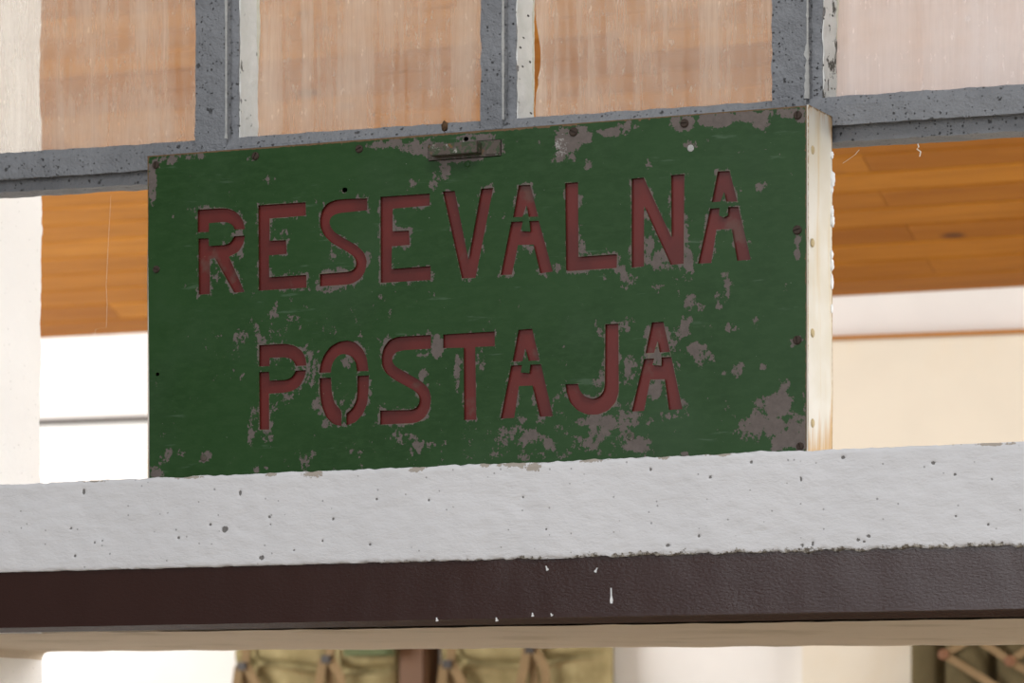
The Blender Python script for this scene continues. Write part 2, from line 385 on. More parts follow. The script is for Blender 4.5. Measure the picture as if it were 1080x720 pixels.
# ---- white lintel with its ledge: fine front face with ragged edges
def lintel():
    x0, x1, nx, nz_ = -1.0, 1.1, 1300, 70
    V, Fc, chip, flake, pit = [], [], [], [], []
    flakes = [(542, 489, 20, 4), (563, 491, 9, 7), (330, 499, 13, 5), (440, 494, 10, 5), (512, 490, 10, 3), (700, 482, 10, 2.5), (625, 485, 16, 3), (285, 500, 10, 2.5), (200, 503, 20, 2), (760, 479, 14, 2), (100, 507, 16, 1.8), (1050, 468, 20, 2)]
    FL = [(at(a, b, YL), r/740.0, q/740.0) for a, b, r, q in flakes]
    pits = [(88, 518, 2.2, 4), (75, 557, 1.8, 1.8), (79, 586, 2, 2), (237, 558, 4.5, 4.5), (284, 545, 2, 2), (285, 553, 1.4, 1.4), (188, 567, 2, 2), (276, 588, 4, 3), (397, 526, 1.8, 1.8),
            (351, 547, 2, 2), (222, 553, 2, 2), (253, 520, 2, 4), (452, 527, 1.6, 2), (390, 574, 1.8, 1.8), (686, 495, 2, 2), (749, 503, 2, 2), (792, 487, 2, 2.5), (846, 575, 1.6, 2.5), (857, 573, 1.6, 3),
            (905, 569, 2.4, 2), (916, 565, 3, 2), (911, 571, 2, 1.6), (704, 575, 3, 2), (737, 565, 2, 2), (1007, 500, 1.8, 1.8), (1046, 505, 1.6, 1.6), (1042, 553, 1.8, 1.8), (984, 488, 3, 2), (889, 482, 3, 2),
            (845, 505, 1.5, 3.5), (100, 572, 1.6, 1.6), (108, 570, 1.4, 1.4), (551, 524, 1.5, 1.5), (576, 558, 1.5, 1.5), (340, 570, 1.6, 1.6), (310, 580, 1.5, 1.5), (530, 590, 1.5, 1.5), (1008, 544, 1.5, 1.5)]
    PT = [(at(a, b, YL), r/740.0, q/740.0) for a, b, r, q in pits]
    near_pits = {}
    for pp in PT:
        for b in range(int(pp[0].x*50)-1, int(pp[0].x*50)+2): near_pits.setdefault(b, []).append(pp)
    def front(i, j):
        x = x0+(x1-x0)*i/nx; t = j/nz_
        e = nz((x, 0, 3), 28)*0.0022 + nz((x, 0, 7), 90)*0.0016 + nz((x, 0, 1), 7)*0.0015
        e2 = nz((x, 4, 3), 40)*0.0035 + nz((x, 4, 7), 120)*0.0022
        right = min(1, max(0, (x+0.35)/0.5)); e2 *= 0.35+0.9*right
        za, zb = z_mid(x)+e2+0.001, z_top(x)+e
        z = za+(zb-za)*t
        y = YL + nz((x, 0, z), 22, 4)*0.0016 + nz((x*0.6, 0, z), 75, 9)*0.0009
        edge = min(t, 1-t)*(zb-za)
        if edge < 0.006: y += (0.006-edge)**2*60*(1+nz((x, 0, t), 60, 2))
        return x, y, z, t, right
    for i in range(nx+1):
        for j in range(nz_+1):
            x, y, z, t, right = front(i, j)
            p = Vector((x, 0, z))
            fl = 0.0
            for c, r, q in FL:
                d = math.hypot((x-c.x)/r, (z-c.z)/q)
                if d < 1.8: fl = max(fl, 1.05-0.65*d)
            pt = 0.0
            for c, r, q in near_pits.get(int(x*50), ()):
                if abs(x-c.x) < r*2 and abs(z-c.z) < q*2:
                    d = math.hypot((x-c.x)/r, (z-c.z)/q)
                    pt = max(pt, 1.08-0.68*d)
            h = z-z_mid(x)
            ch = max(0, 1-h/(0.006+0.012*right))*(0.28+0.33*right)
            if t > 0.99: fl = max(fl, 0.3)
            V.append((x, y+0.0016*min(1, max(0, pt)), z)); chip.append(ch); flake.append(fl); pit.append(min(1, pt))
    for i in range(nx):
        for j in range(nz_):
            a = i*(nz_+1)+j; Fc.append((a, a+nz_+1, a+nz_+2, a+1))
    # body behind the front: ledge, back, underside
    nfr = len(V)
    for i in (0, nx):
        x = x0+(x1-x0)*i/nx
        for (y, z) in ((YW, z_top(x)), (YW, z_mid(x))): V.append((x, y, z)); chip.append(0); flake.append(0.3); pit.append(0)
    tl = [i*(nz_+1)+nz_ for i in range(nx+1)]; bl = [i*(nz_+1) for i in range(nx+1)]
    Fc.append(tuple(tl+[nfr+2, nfr])); Fc.append(tuple(reversed(bl))+(nfr+1, nfr+3))
    Fc.append((nfr, nfr+2, nfr+3, nfr+1))
    Fc.append(tuple(range(0, nz_+1))+(nfr, nfr+1)); Fc.append(tuple(range(nx*(nz_+1)+nz_, nx*(nz_+1)-1, -1))+(nfr+3, nfr+2))
    o = put_mesh('wall_front', V, Fc, M['lintel'], None, False, {'chip': chip, 'flake': flake, 'pit': pit})
    for k, p in enumerate(o.data.polygons): p.use_smooth = k < nx*nz_
    tag(o, 'pitted white painted concrete lintel forming the ledge under the green sign', 'lintel', kind='structure')
lintel()

# ---- brown beam under the lintel
def brown():
    yb = YL+0.006
    def prof(t):
        x = -1.35+2.8*t
        return [(x, yb, z_mid(x)+0.012), (x, yb, z_bot(x)), (x, yb+0.002, z_bot(x)-0.0012), (x, yb+0.012, z_und(x)), (x, yb+0.024, z_und(x)+0.004), (x, 0.17, z_und(x)+0.02), (x, 0.17, z_mid(x)+0.012)]
    o = rough_bar('trim_1', prof, 0, 1, 260, M['brown'], None, jit=0.0007, js=18, sub=5, seed=2)
    tag(o, 'glossy dark brown beam running under the white lintel', 'beam', kind='structure')
    for (px, py, ln, wd, rot) in ((645, 628, 16, 2.2, 0.03), (577, 599, 5, 2, 0.4), (629, 601, 5, 2, -0.5), (562, 648, 4, 2, 0.1), (582, 648, 3, 2, 0.6), (461, 653, 4, 2, 0.2), (524, 653, 4, 2, 0.2)):
        p = at(px, py, yb); s = 1/740.0
        pts = [(-0.25, 0.5), (0.25, 0.5), (0.3, 0), (0.75, -0.3), (0.5, -0.5), (-0.5, -0.5), (-0.7, -0.3), (-0.3, 0)]
        V = []
        for yy in (-0.0016, 0.001):
            for a, b in pts:
                u, v = a*wd*s, b*ln*s
                V.append((p.x+u*math.cos(rot)-v*math.sin(rot), p.y+yy, p.z+u*math.sin(rot)+v*math.cos(rot)))
        Fc = [tuple(range(8)), tuple(range(15, 7, -1))]+[(k, 8+k, 8+(k+1) % 8, (k+1) % 8) for k in range(8)]
        put_mesh('paint_drip', V, Fc, M['foam'], o)
brown()

# ---- plaster soffit and jamb of the passage (rounded where they meet)
YS = 0.022
z_sof = line_z(at(0, 668.5, YS), at(1080, 652.3, YS)); z_far = line_z(at(0, 687, YW), at(1080, 679.8, YW))
def soffit():
    R = 0.014; zj = min(z_sof(XJ), z_far(XJ))
    ys = [YS+(YW-YS)*j/16 for j in range(17)]
    V, Fc = [], []
    n = 0
    for j, y in enumerate(ys):
        r = j/16
        zz = lambda x: z_sof(x)+(z_far(x)-z_sof(x))*r
        row = []
        for k in range(7):
            a = math.pi/2*k/6
            row.append((XJ+R-R*math.cos(a), zz(XJ)-R+R*math.sin(a)))
        for k in range(1, 90):
            x = XJ+R+(1.5-XJ-R)*k/89; row.append((x, zz(x)))
        n = len(row)
        for i, (x, z) in enumerate(row):
            dz = nz((x, y, 0), 16, 3)*0.0016+nz((x, y, 0), 60, 3)*0.0007
            V.append((x, y, z+dz))
    for j in range(16):
        for i in range(n-1):
            a = j*n+i; Fc.append((a, a+n, a+n+1, a+1))
    # back face of the lintel above the far edge
    last = 16*n; b = len(V)
    for i in range(n): V.append((V[last+i][0], YW+0.0005, z_mid(0)+0.02))
    for i in range(n-1): Fc.append((last+i, b+i, b+i+1, last+i+1))
    o = put_mesh('ceiling_passage', V, Fc, M['soffit'], None, True)
    for p in o.data.polygons:
        if abs(p.normal.y) > 0.7: p.use_smooth = False
    tag(o, 'beige plaster soffit under the brown beam', 'soffit', kind='structure')
soffit()

def pier():
    # left pier: the rough white reveal seen through the opening and through the first pane
    x0, x1, y0, y1, z0, z1 = XJ-0.9, XJ, YG+0.03, YW, z_top(XJ)-0.002, 3.7
    V, Fc = [], []
    ny, nz_ = 24, 200
    for j in range(ny+1):
        for k in range(nz_+1):
            y = y0+(y1-y0)*j/ny; z = z0+(z1-z0)*k/nz_
            x = x1+nz((0, y, z), 14, 5)*0.004+nz((0, y, z), 70, 5)*0.0018
            if j == ny: y += nz((0, 1, z), 40, 2)*0.004; x -= 0.002
            V.append((x, y, z))
    for j in range(ny):
        for k in range(nz_):
            a = j*(nz_+1)+k; Fc.append((a, a+nz_+1, a+nz_+2, a+1))
    nf = len(V); V += [(x0, y0, z0), (x0, y1, z0), (x0, y1, z1), (x0, y0, z1)]
    e = [0, ny*(nz_+1), ny*(nz_+1)+nz_, nz_]
    Fc += [(nf, nf+3, nf+2, nf+1)]
    Fc.append(tuple(range(0, nz_+1))+(nf+3, nf)); Fc.append(tuple(range(e[2], e[1]-1, -1))+(nf+1, nf+2))
    Fc.append(tuple(j*(nz_+1)+nz_ for j in range(ny+1))+(nf+2, nf+3)); Fc.append(tuple(j*(nz_+1) for j in range(ny, -1, -1))+(nf, nf+1))
    o = put_mesh('wall_left', V, Fc, M['jamb'], None, True)
    bm = bmesh.new(); bm.from_mesh(o.data); bmesh.ops.recalc_face_normals(bm, faces=bm.faces)
    for ed in bm.edges:
        if len(ed.link_faces) == 2 and ed.calc_face_angle(0) > 0.6: ed.smooth = False
    bm.to_mesh(o.data); bm.free()
    tag(o, 'rough white plastered pier at the left edge of the opening', 'wall', kind='structure')
    lo = box('pier_base', XJ-0.9, XJ, 0.03, YW, 0, z0+0.002, M['jamb'], o)
pier()
tag(box('wall_right', 3.3, 4.2, YG+0.03, YW, 0, 3.7, M['jamb']), 'white plastered pier beyond the right end of the opening', 'wall', kind='structure')

# ---- glazing grid: grey concrete transom, mullions and dusty panes
def glazing():
    win = empty('window_1', (0, YF, 2.4))
    tag(win, 'grey concrete glazing grid with dusty panes above the green sign', 'window', kind='structure')
    za = line_z(at(0, 163, YF+0.02), at(1080, 89.5, YF+0.02)); zb = line_z(at(0, 171, YF), at(1080, 97.5, YF))
    zc = line_z(at(0, 189.5, YF), at(1080, 119, YF)); zd = line_z(at(0, 193.5, YF+0.02), at(1080, 124, YF+0.02))
    ze = line_z(at(0, 203, YF+0.018), at(1080, 137.5, YF+0.018))
    x0, x1 = -1.35, 1.55
    def prof(t):
        x = x0+(x1-x0)*t
        return [(x, YF+0.085, za(x)+0.006), (x, YF+0.012, za(x)), (x, YF, zb(x)), (x, YF, zc(x)), (x, YF+0.020, zc(x)+0.002), (x, YF+0.020, ze(x)),
                (x, YF+0.09, ze(x)+0.003), (x, YF+0.16, ze(x)+0.02), (x, YF+0.16, za(x))]
    rough_bar('transom', prof, 0, 1, 330, M['grey'], win, jit=0.0022, js=45, sub=4, seed=1)
    ztop = 3.55
    # upper transom out of frame so the panes end somewhere
    box('transom', x0, x1, YF, YF+0.16, ztop, ztop+0.08, M['grey'], win)
    mull = []
    def mullion(xa, xb, xc, flaky, seed, chipw=0.0022):
        # xa..xb proud front, xb..xc recessed front, then the reveal to the glass
        zz = min(zb(xa), zb(xc))
        YM = YG+0.003
        def prof(t):
            out = []
            for x, y in ((xa, YM), (xa, YF), (xb, YF), (xb+0.002, YF+0.016), (xc, YF+0.018), (xc, YF+0.026), (xc-0.004, YM)):
                zs = zb(x)-0.0005 if y < YF+0.01 else za(x)-0.002
                out.append((x, y, zs+(ztop-zs)*t))
            return out
        m = rough_bar('mullion', prof, 0, 1, 260, M['grey'], win, jit=0.0018, js=50, sub=4, seed=seed)
        def prof2(t):
            z = zz+0.010+(ztop-zz-0.012)*t
            return [(xc-0.006, YF+0.0195, z), (xc+0.0012, YF+0.0215, z), (xc+0.0012, YG-0.001, z), (xc-0.006, YG-0.001, z)]
        rough_bar('reveal', prof2, 0, 1, 200, M['reveal_flaky' if flaky else 'reveal'], m, jit=0.0016, js=60, sub=4, seed=seed+3)
        def prof3(t):
            z = zz+0.010+(ztop-zz-0.012)*t
            wd = 0.0034*max(0.1, 0.5+1.6*nz((seed, 0, z), 7))
            return [(xc, YG-0.006, z), (xc+wd, YG-0.001, z), (xc, YG-0.0005, z)]
        rough_bar('putty', prof3, 0, 1, 160, M['putty'], m, jit=0.0012, js=90, sub=1, seed=seed+6)
        # bare edge where the grey paint has worn off the arris
        V, Fc = [], []
        n = 420
        for i in range(n+1):
            z = zz+0.012+(ztop-zz-0.03)*i/n
            g = nz((seed*3.1, 0, z), 9)+0.6*nz((seed, 2, z), 40)+0.5*nz((seed, 5, z), 110)
            wd = max(0.0, chipw*(0.15+1.7*g))
            V += [(xb-wd, YF-0.0016, z), (xb+0.0012, YF-0.0016, z), (xb+0.0022, YF+0.0045*min(1, wd/0.003), z)]
        for i in range(n):
            a = 3*i
            for k in (0, 1): Fc.append((a+k, a+k+1, a+k+4, a+k+3))
        put_mesh('chipped_edge', V, Fc, M['chip'], m, True)
        mull.append((xa, xc)); return zz
    mullion(xat(206, YF), xat(238, YF), xat(251, YF+0.016), False, 3.0)
    mullion(xat(507, YF), xat(530, YF), xat(543.5, YF+0.016), False, 4.2, 0.0012)
    mullion(xat(814, YF), xat(851, YF), xat(866.5, YF+0.016), True, 5.7, 0.0034)
    step = mull[2][0]-mull[1][0]
    for xa, sd in ((mull[0][0]-step-0.06, 7.1), (mull[2][0]+step, 8.3)):
        mullion(xa, xa+0.05, xa+0.07, False, sd)
    ms = sorted(mull)
    def pane(xl, xr, mat, broken):
        zl = min(za(xl), za(xr))-0.004
        nzz = 90
        left = []
        for k in range(nzz+1):
            z = zl+(ztop-zl)*k/nzz
            x = xl
            if broken:
                h = z-zl
                g = max(0, math.exp(-((h-0.105)/0.045)**2)*0.010) + max(0, math.exp(-(h/0.012)**2)*0.008)
                g += 0.0015*nz((0, 0, z), 90) + 0.0035*max(0, math.exp(-((h-0.045)/0.02)**2))*abs(nz((0, 1, z), 160))*2
                x = xl+0.0035+g
            left.append((x, z))
        V, Fc = [], []
        for (x, z) in left:
            for y in (YG, YG+0.004): V += [(x, y, z), (xr, y, z)]
        for k in range(nzz):
            a = 4*k
            Fc += [(a, a+1, a+5, a+4), (a+2, a+6, a+7, a+3), (a, a+4, a+6, a+2), (a+1, a+3, a+7, a+5)]
        Fc += [(0, 2, 3, 1), (4*nzz, 4*nzz+1, 4*nzz+3, 4*nzz+2)]
        return put_mesh('pane', V, Fc, mat, win)
    for k in range(4):
        xl = ms[k][1]-0.001; xr = ms[k+1][0]+0.01
        pane(xl, xr, M['glass_hazy'] if k == 3 else M['glass'], k == 2)
    return za, ze
za_, ze_ = glazing()
tag(box('wall_upper', -2.2, 4.2, YF, YW, 3.63, 4.1, M['white']), 'white wall above the glazing grid', 'wall', kind='structure')

# ---- room behind: back wall, cream pilaster, sloping boarded ceiling
zr = line_z(at(45, 357, YB), at(1080, 303, YB))           # where the boards meet the wall
SL = 0.40
def room_behind():
    xa, xb = -5.5, 4.5
    V = [(xa, YB, 0), (xb, YB, 0), (xb, YB, zr(xb)+0.05), (xa, YB, zr(xa)+0.05)]
    V += [(x, YB+0.2, z) for x, y, z in V]
    o = put_mesh('wall_back', V, [(0, 1, 2, 3), (7, 6, 5, 4), (0, 4, 5, 1), (3, 2, 6, 7), (0, 3, 7, 4), (1, 5, 6, 2)], M['white'])
    tag(o, 'white wall of the space behind the opening', 'wall', kind='structure')
    # cream part on the right, under the batten
    xc = xat(846, YB-0.05)
    zt = line_z(at(885, 359, YB-0.05), at(1080, 352, YB-0.05))
    V = [(xc, YB-0.05, 0), (xb, YB-0.05, 0), (xb, YB-0.05, zt(xb)), (xc, YB-0.05, zt(xc))]; V += [(x, YB-0.001, z) for x, y, z in V]
    tag(put_mesh('wall_pilaster', V, [(0, 1, 2, 3), (7, 6, 5, 4), (0, 4, 5, 1), (3, 2, 6, 7), (0, 3, 7, 4), (1, 5, 6, 2)], M['cream']),
        'cream painted lower wall to the right behind the sign', 'wall', kind='structure')
    V = [(xc-0.3, YB-0.07, zt(xc-0.3)), (xb, YB-0.07, zt(xb)), (xb, YB-0.07, zt(xb)+0.011), (xc-0.3, YB-0.07, zt(xc-0.3)+0.011)]; V += [(x, YB-0.001, z) for x, y, z in V]
    tag(put_mesh('trim_2', V, [(0, 1, 2, 3), (7, 6, 5, 4), (0, 4, 5, 1), (3, 2, 6, 7), (0, 3, 7, 4), (1, 5, 6, 2)], M['batten']),
        'thin orange-brown wooden batten on top of the cream wall', 'trim', kind='structure')
    zg = line_z(at(43, 444.5, YB-0.03), at(160, 440.5, YB-0.03))
    V = []
    x0, x1 = -5.2, xat(400, YB)
    n = 8
    for x in (x0, x1):
        for k in range(n):
            a = 2*math.pi*k/n; V.append((x, YB-0.013+0.012*math.cos(a), zg(x)+0.0085*math.sin(a)))
    Fc = [(k, (k+1) % n, n+(k+1) % n, n+k) for k in range(n)]+[tuple(range(n-1, -1, -1)), tuple(range(n, 2*n))]
    tag(put_mesh('trim_3', V, Fc, M['grey_strip']), 'thin grey strip along the white wall left of the sign', 'trim', kind='structure')  # thin grey tube against the back wall
    # boards: rows climb from the wall towards the viewer; each plank its own object
    root = empty('ceiling', (0, YB, zr(0)))
    tag(root, 'sloping ceiling of varnished orange-brown pine boards behind the opening', 'ceiling', kind='structure')
    BW = 0.088
    ca, sa = 1/math.sqrt(1+SL*SL), SL/math.sqrt(1+SL*SL)
    tilt = (zr(1)-zr(0))
    shared = {}
    def plank(u, L, row):
        key = round(L, 2)
        if key not in shared:
            ch = 0.003; g = 0.0024
            pr = [(g, 0.018), (g, ch), (ch+g, 0), (BW-ch-g, 0), (BW-g, ch), (BW-g, 0.018)]
            V = [(x, a, b) for x in (0.001, key-0.001) for a, b in pr]
            Fc = [(k, k+1, 7+k, 6+k) for k in range(5)]+[(5, 0, 6, 11)]+[(5, 4, 3, 2, 1, 0), (6, 7, 8, 9, 10, 11)]
            me = bpy.data.meshes.new('board'); me.from_pydata(V, [], Fc); me.materials.append(M['board']); shared[key] = me
        o = bpy.data.objects.new('board', shared[key]); C.objects.link(o); o.parent = root
        # local frame: x along the wall, y up the slope (towards the viewer), z into the roof
        o.matrix_local = mat4((u, -row*BW*ca, row*BW*sa + tilt*u))
        return o
    from mathutils import Matrix
    def mat4(loc):
        ex = Vector((1, 0, tilt)).normalized(); ey = Vector((0, -ca, sa)); ez = ex.cross(ey)
        if ez.z < 0: ez = -ez
        # ex, ey, ez may be left-handed; flip y-range instead of mirroring
        m = Matrix((ex, ey, ez)).transposed().to_4x4(); m.translation = Vector(loc); return m
    rnd = random.Random(3)
    rows = 34
    lengths = (0.9, 1.2, 1.5, 1.8)
    # butt joints the photograph shows at the right of the sign, by row
    joints = {}
    for (px, py) in ((915, 174), (935, 216), (960, 245), (982, 281)):
        d = ray(px, py)
        # intersect with the sloped plane z = zr(x) + SL*(YB - y)
        k = tilt
        z0 = zr(0)
        den = d.z - k*d.x + SL*d.y
        t = (z0 + k*CAM.x + SL*(YB-CAM.y) - CAM.z)/den
        p = CAM+d*t
        joints[int((YB-p.y)/(BW*ca))] = p.x
    for r in range(rows):
        x = -4.6 + rnd.random()*0.8
        if r in joints:
            j = joints[r]; seq = [j]
            while seq[0] > -4.2: seq.insert(0, round(seq[0]-rnd.choice(lengths), 4))
            while seq[-1] < 2.2: seq.append(round(seq[-1]+rnd.choice(lengths), 4))
            for a, b in zip(seq, seq[1:]): plank(a, b-a, r)
        else:
            while x < 2.2:
                L = rnd.choice(lengths); plank(x, L, r); x += L
    V = []
    for r, dz in ((0, 0.019), (rows+6, 0.019), (0, 0.06), (rows+6, 0.06)):
        for x in (-5.4, 4.4): V.append((x, YB-r*BW*ca, zr(x)+r*BW*sa+dz))
    put_mesh('roof_lining', V, [(0, 1, 3, 2), (4, 6, 7, 5), (0, 4, 5, 1), (2, 3, 7, 6), (0, 2, 6, 4), (1, 5, 7, 3)], M['roof_back'], root)
room_behind()

# ================================================================== THE SIGN
LETTERS = [   # crop origin, then the cut-out pieces traced in crop pixels (823 px = 160 px of the photograph)
 ('R', (200, 180), [[(42,211),(170,203),(205,204),(240,216),(270,240),(292,275),(300,317),(242,319),(236,300),(215,283),(190,277),(105,284),(105,332),(42,334)],
   [(46,367),(102,366),(105,408),(195,402),(222,388),(240,355),(300,351),(292,395),(265,440),(213,466),(297,657),(240,661),(135,472),(110,480),(110,668),(48,672)]]),
 ('E', (200, 180), [[(371,187),(629,170),(631,243),(434,259),(434,379),(523,376),(527,451),(430,459),(432,577),(633,564),(634,634),(374,650)]]),
 ('S', (320, 180), [[(346,149),(346,214),(190,230),(155,245),(140,270),(145,300),(165,330),(215,363),(290,405),(330,445),(345,490),(335,545),(310,585),(270,610),(240,617),(88,627),(88,560),(240,548),(265,540),(283,520),(285,490),(270,462),(230,435),(150,390),(110,350),(90,305),(88,260),(100,210),(130,175),(175,157),(240,152)]]),
 ('E', (320, 180), [[(417,141),(685,123),(685,188),(484,206),(484,327),(573,324),(577,402),(480,410),(478,532),(690,516),(691,592),(418,608)]]),
 ('V', (450, 170), [[(86,163),(152,160),(226,530),(295,149),(361,144),(265,632),(190,635)]]),
 ('A', (450, 170), [[(498,130),(562,127),(605,300),(552,301),(540,240),(520,301),(468,303)], [(458,328),(522,325),(510,378),(562,381),(556,324),(608,322),(684,598),(615,608),(578,452),(495,454),(462,615),(400,617)]]),
 ('L', (570, 170), [[(133,118),(204,113),(206,518),(410,503),(416,508),(414,578),(150,596),(138,590)]]),
 ('N', (570, 170), [[(494,94),(560,88),(710,410),(708,75),(781,69),(777,555),(706,562),(562,245),(562,570),(494,577)]]),
 ('A', (650, 160), [[(549,106),(614,103),(657,270),(595,270),(584,220),(565,270),(517,273)], [(508,308),(560,304),(558,345),(580,356),(604,345),(606,299),(662,298),(730,585),(655,591),(625,418),(543,422),(515,603),(443,606)]]),
 ('P', (260, 330), [[(67,174),(210,166),(262,177),(300,205),(320,240),(325,285),(266,287),(255,262),(235,245),(205,240),(125,243),(125,288),(67,289)],
   [(67,320),(122,318),(125,366),(215,362),(245,348),(266,312),(323,309),(315,350),(290,395),(250,422),(205,432),(122,437),(123,632),(70,632)]]),
 ('O', (260, 330), [[(393,324),(400,275),(420,225),(455,180),(500,155),(545,148),(590,158),(630,195),(652,240),(662,314),(597,316),(592,270),(570,235),(530,220),(500,228),(475,255),(460,290),(458,322)],
   [(395,352),(458,350),(462,430),(478,490),(515,530),(515,612),(470,603),(430,565),(405,500),(396,430)],
   [(600,341),(664,337),(662,420),(655,490),(630,550),(590,593),(540,609),(540,545),(575,515),(595,470),(600,420)]]),
 ('S', (390, 330), [[(332,118),(332,193),(190,201),(145,210),(122,235),(122,265),(140,290),(200,325),(280,370),(320,410),(333,460),(325,520),(300,565),(265,590),(230,597),(55,605),(55,528),(225,525),(255,512),(270,480),(265,445),(240,420),(130,360),(85,325),(65,285),(62,235),(75,185),(105,145),(150,128)]]),
 ('T', (390, 330), [[(397,116),(678,99),(678,180),(572,184),(578,578),(510,580),(508,188),(397,190)]]),
 ('A', (520, 320), [[(137,142),(212,136),(252,308),(192,311),(174,245),(160,312),(105,314)], [(97,336),(158,333),(150,373),(196,377),(202,331),(260,329),(325,610),(253,614),(212,445),(140,447),(115,620),(40,624)]]),
 ('J', (520, 320), [[(608,112),(680,108),(682,480),(665,535),(625,580),(570,602),(510,602),(455,578),(415,535),(397,480),(392,437),(460,435),(470,470),(495,502),(540,518),(575,505),(600,475),(606,430)]]),
 ('A', (580, 320), [[(552,102),(615,98),(652,262),(594,265),(583,205),(565,267),(517,270)], [(510,300),(566,297),(556,333),(604,336),(604,291),(658,289),(719,572),(645,577),(622,410),(545,412),(510,582),(442,585)]]),
]
def soften(poly):
    for _ in range(2):
        out = []; n = len(poly)
        for i in range(n):
            p, q, r = Vector(poly[i-1]), Vector(poly[i]), Vector(poly[(i+1) % n])
            a = (q-p).angle(r-q, 0)
            l = min((q-p).length, (r-q).length)
            if 0.03 < a < 0.85 and l > 1.5:
                d1 = min(0.25*(q-p).length, 8); d2 = min(0.25*(r-q).length, 8)
                out += [tuple(q+(p-q).normalized()*d1), tuple(q+(r-q).normalized()*d2)]
            else: out.append(tuple(q))
        poly = out
    return poly

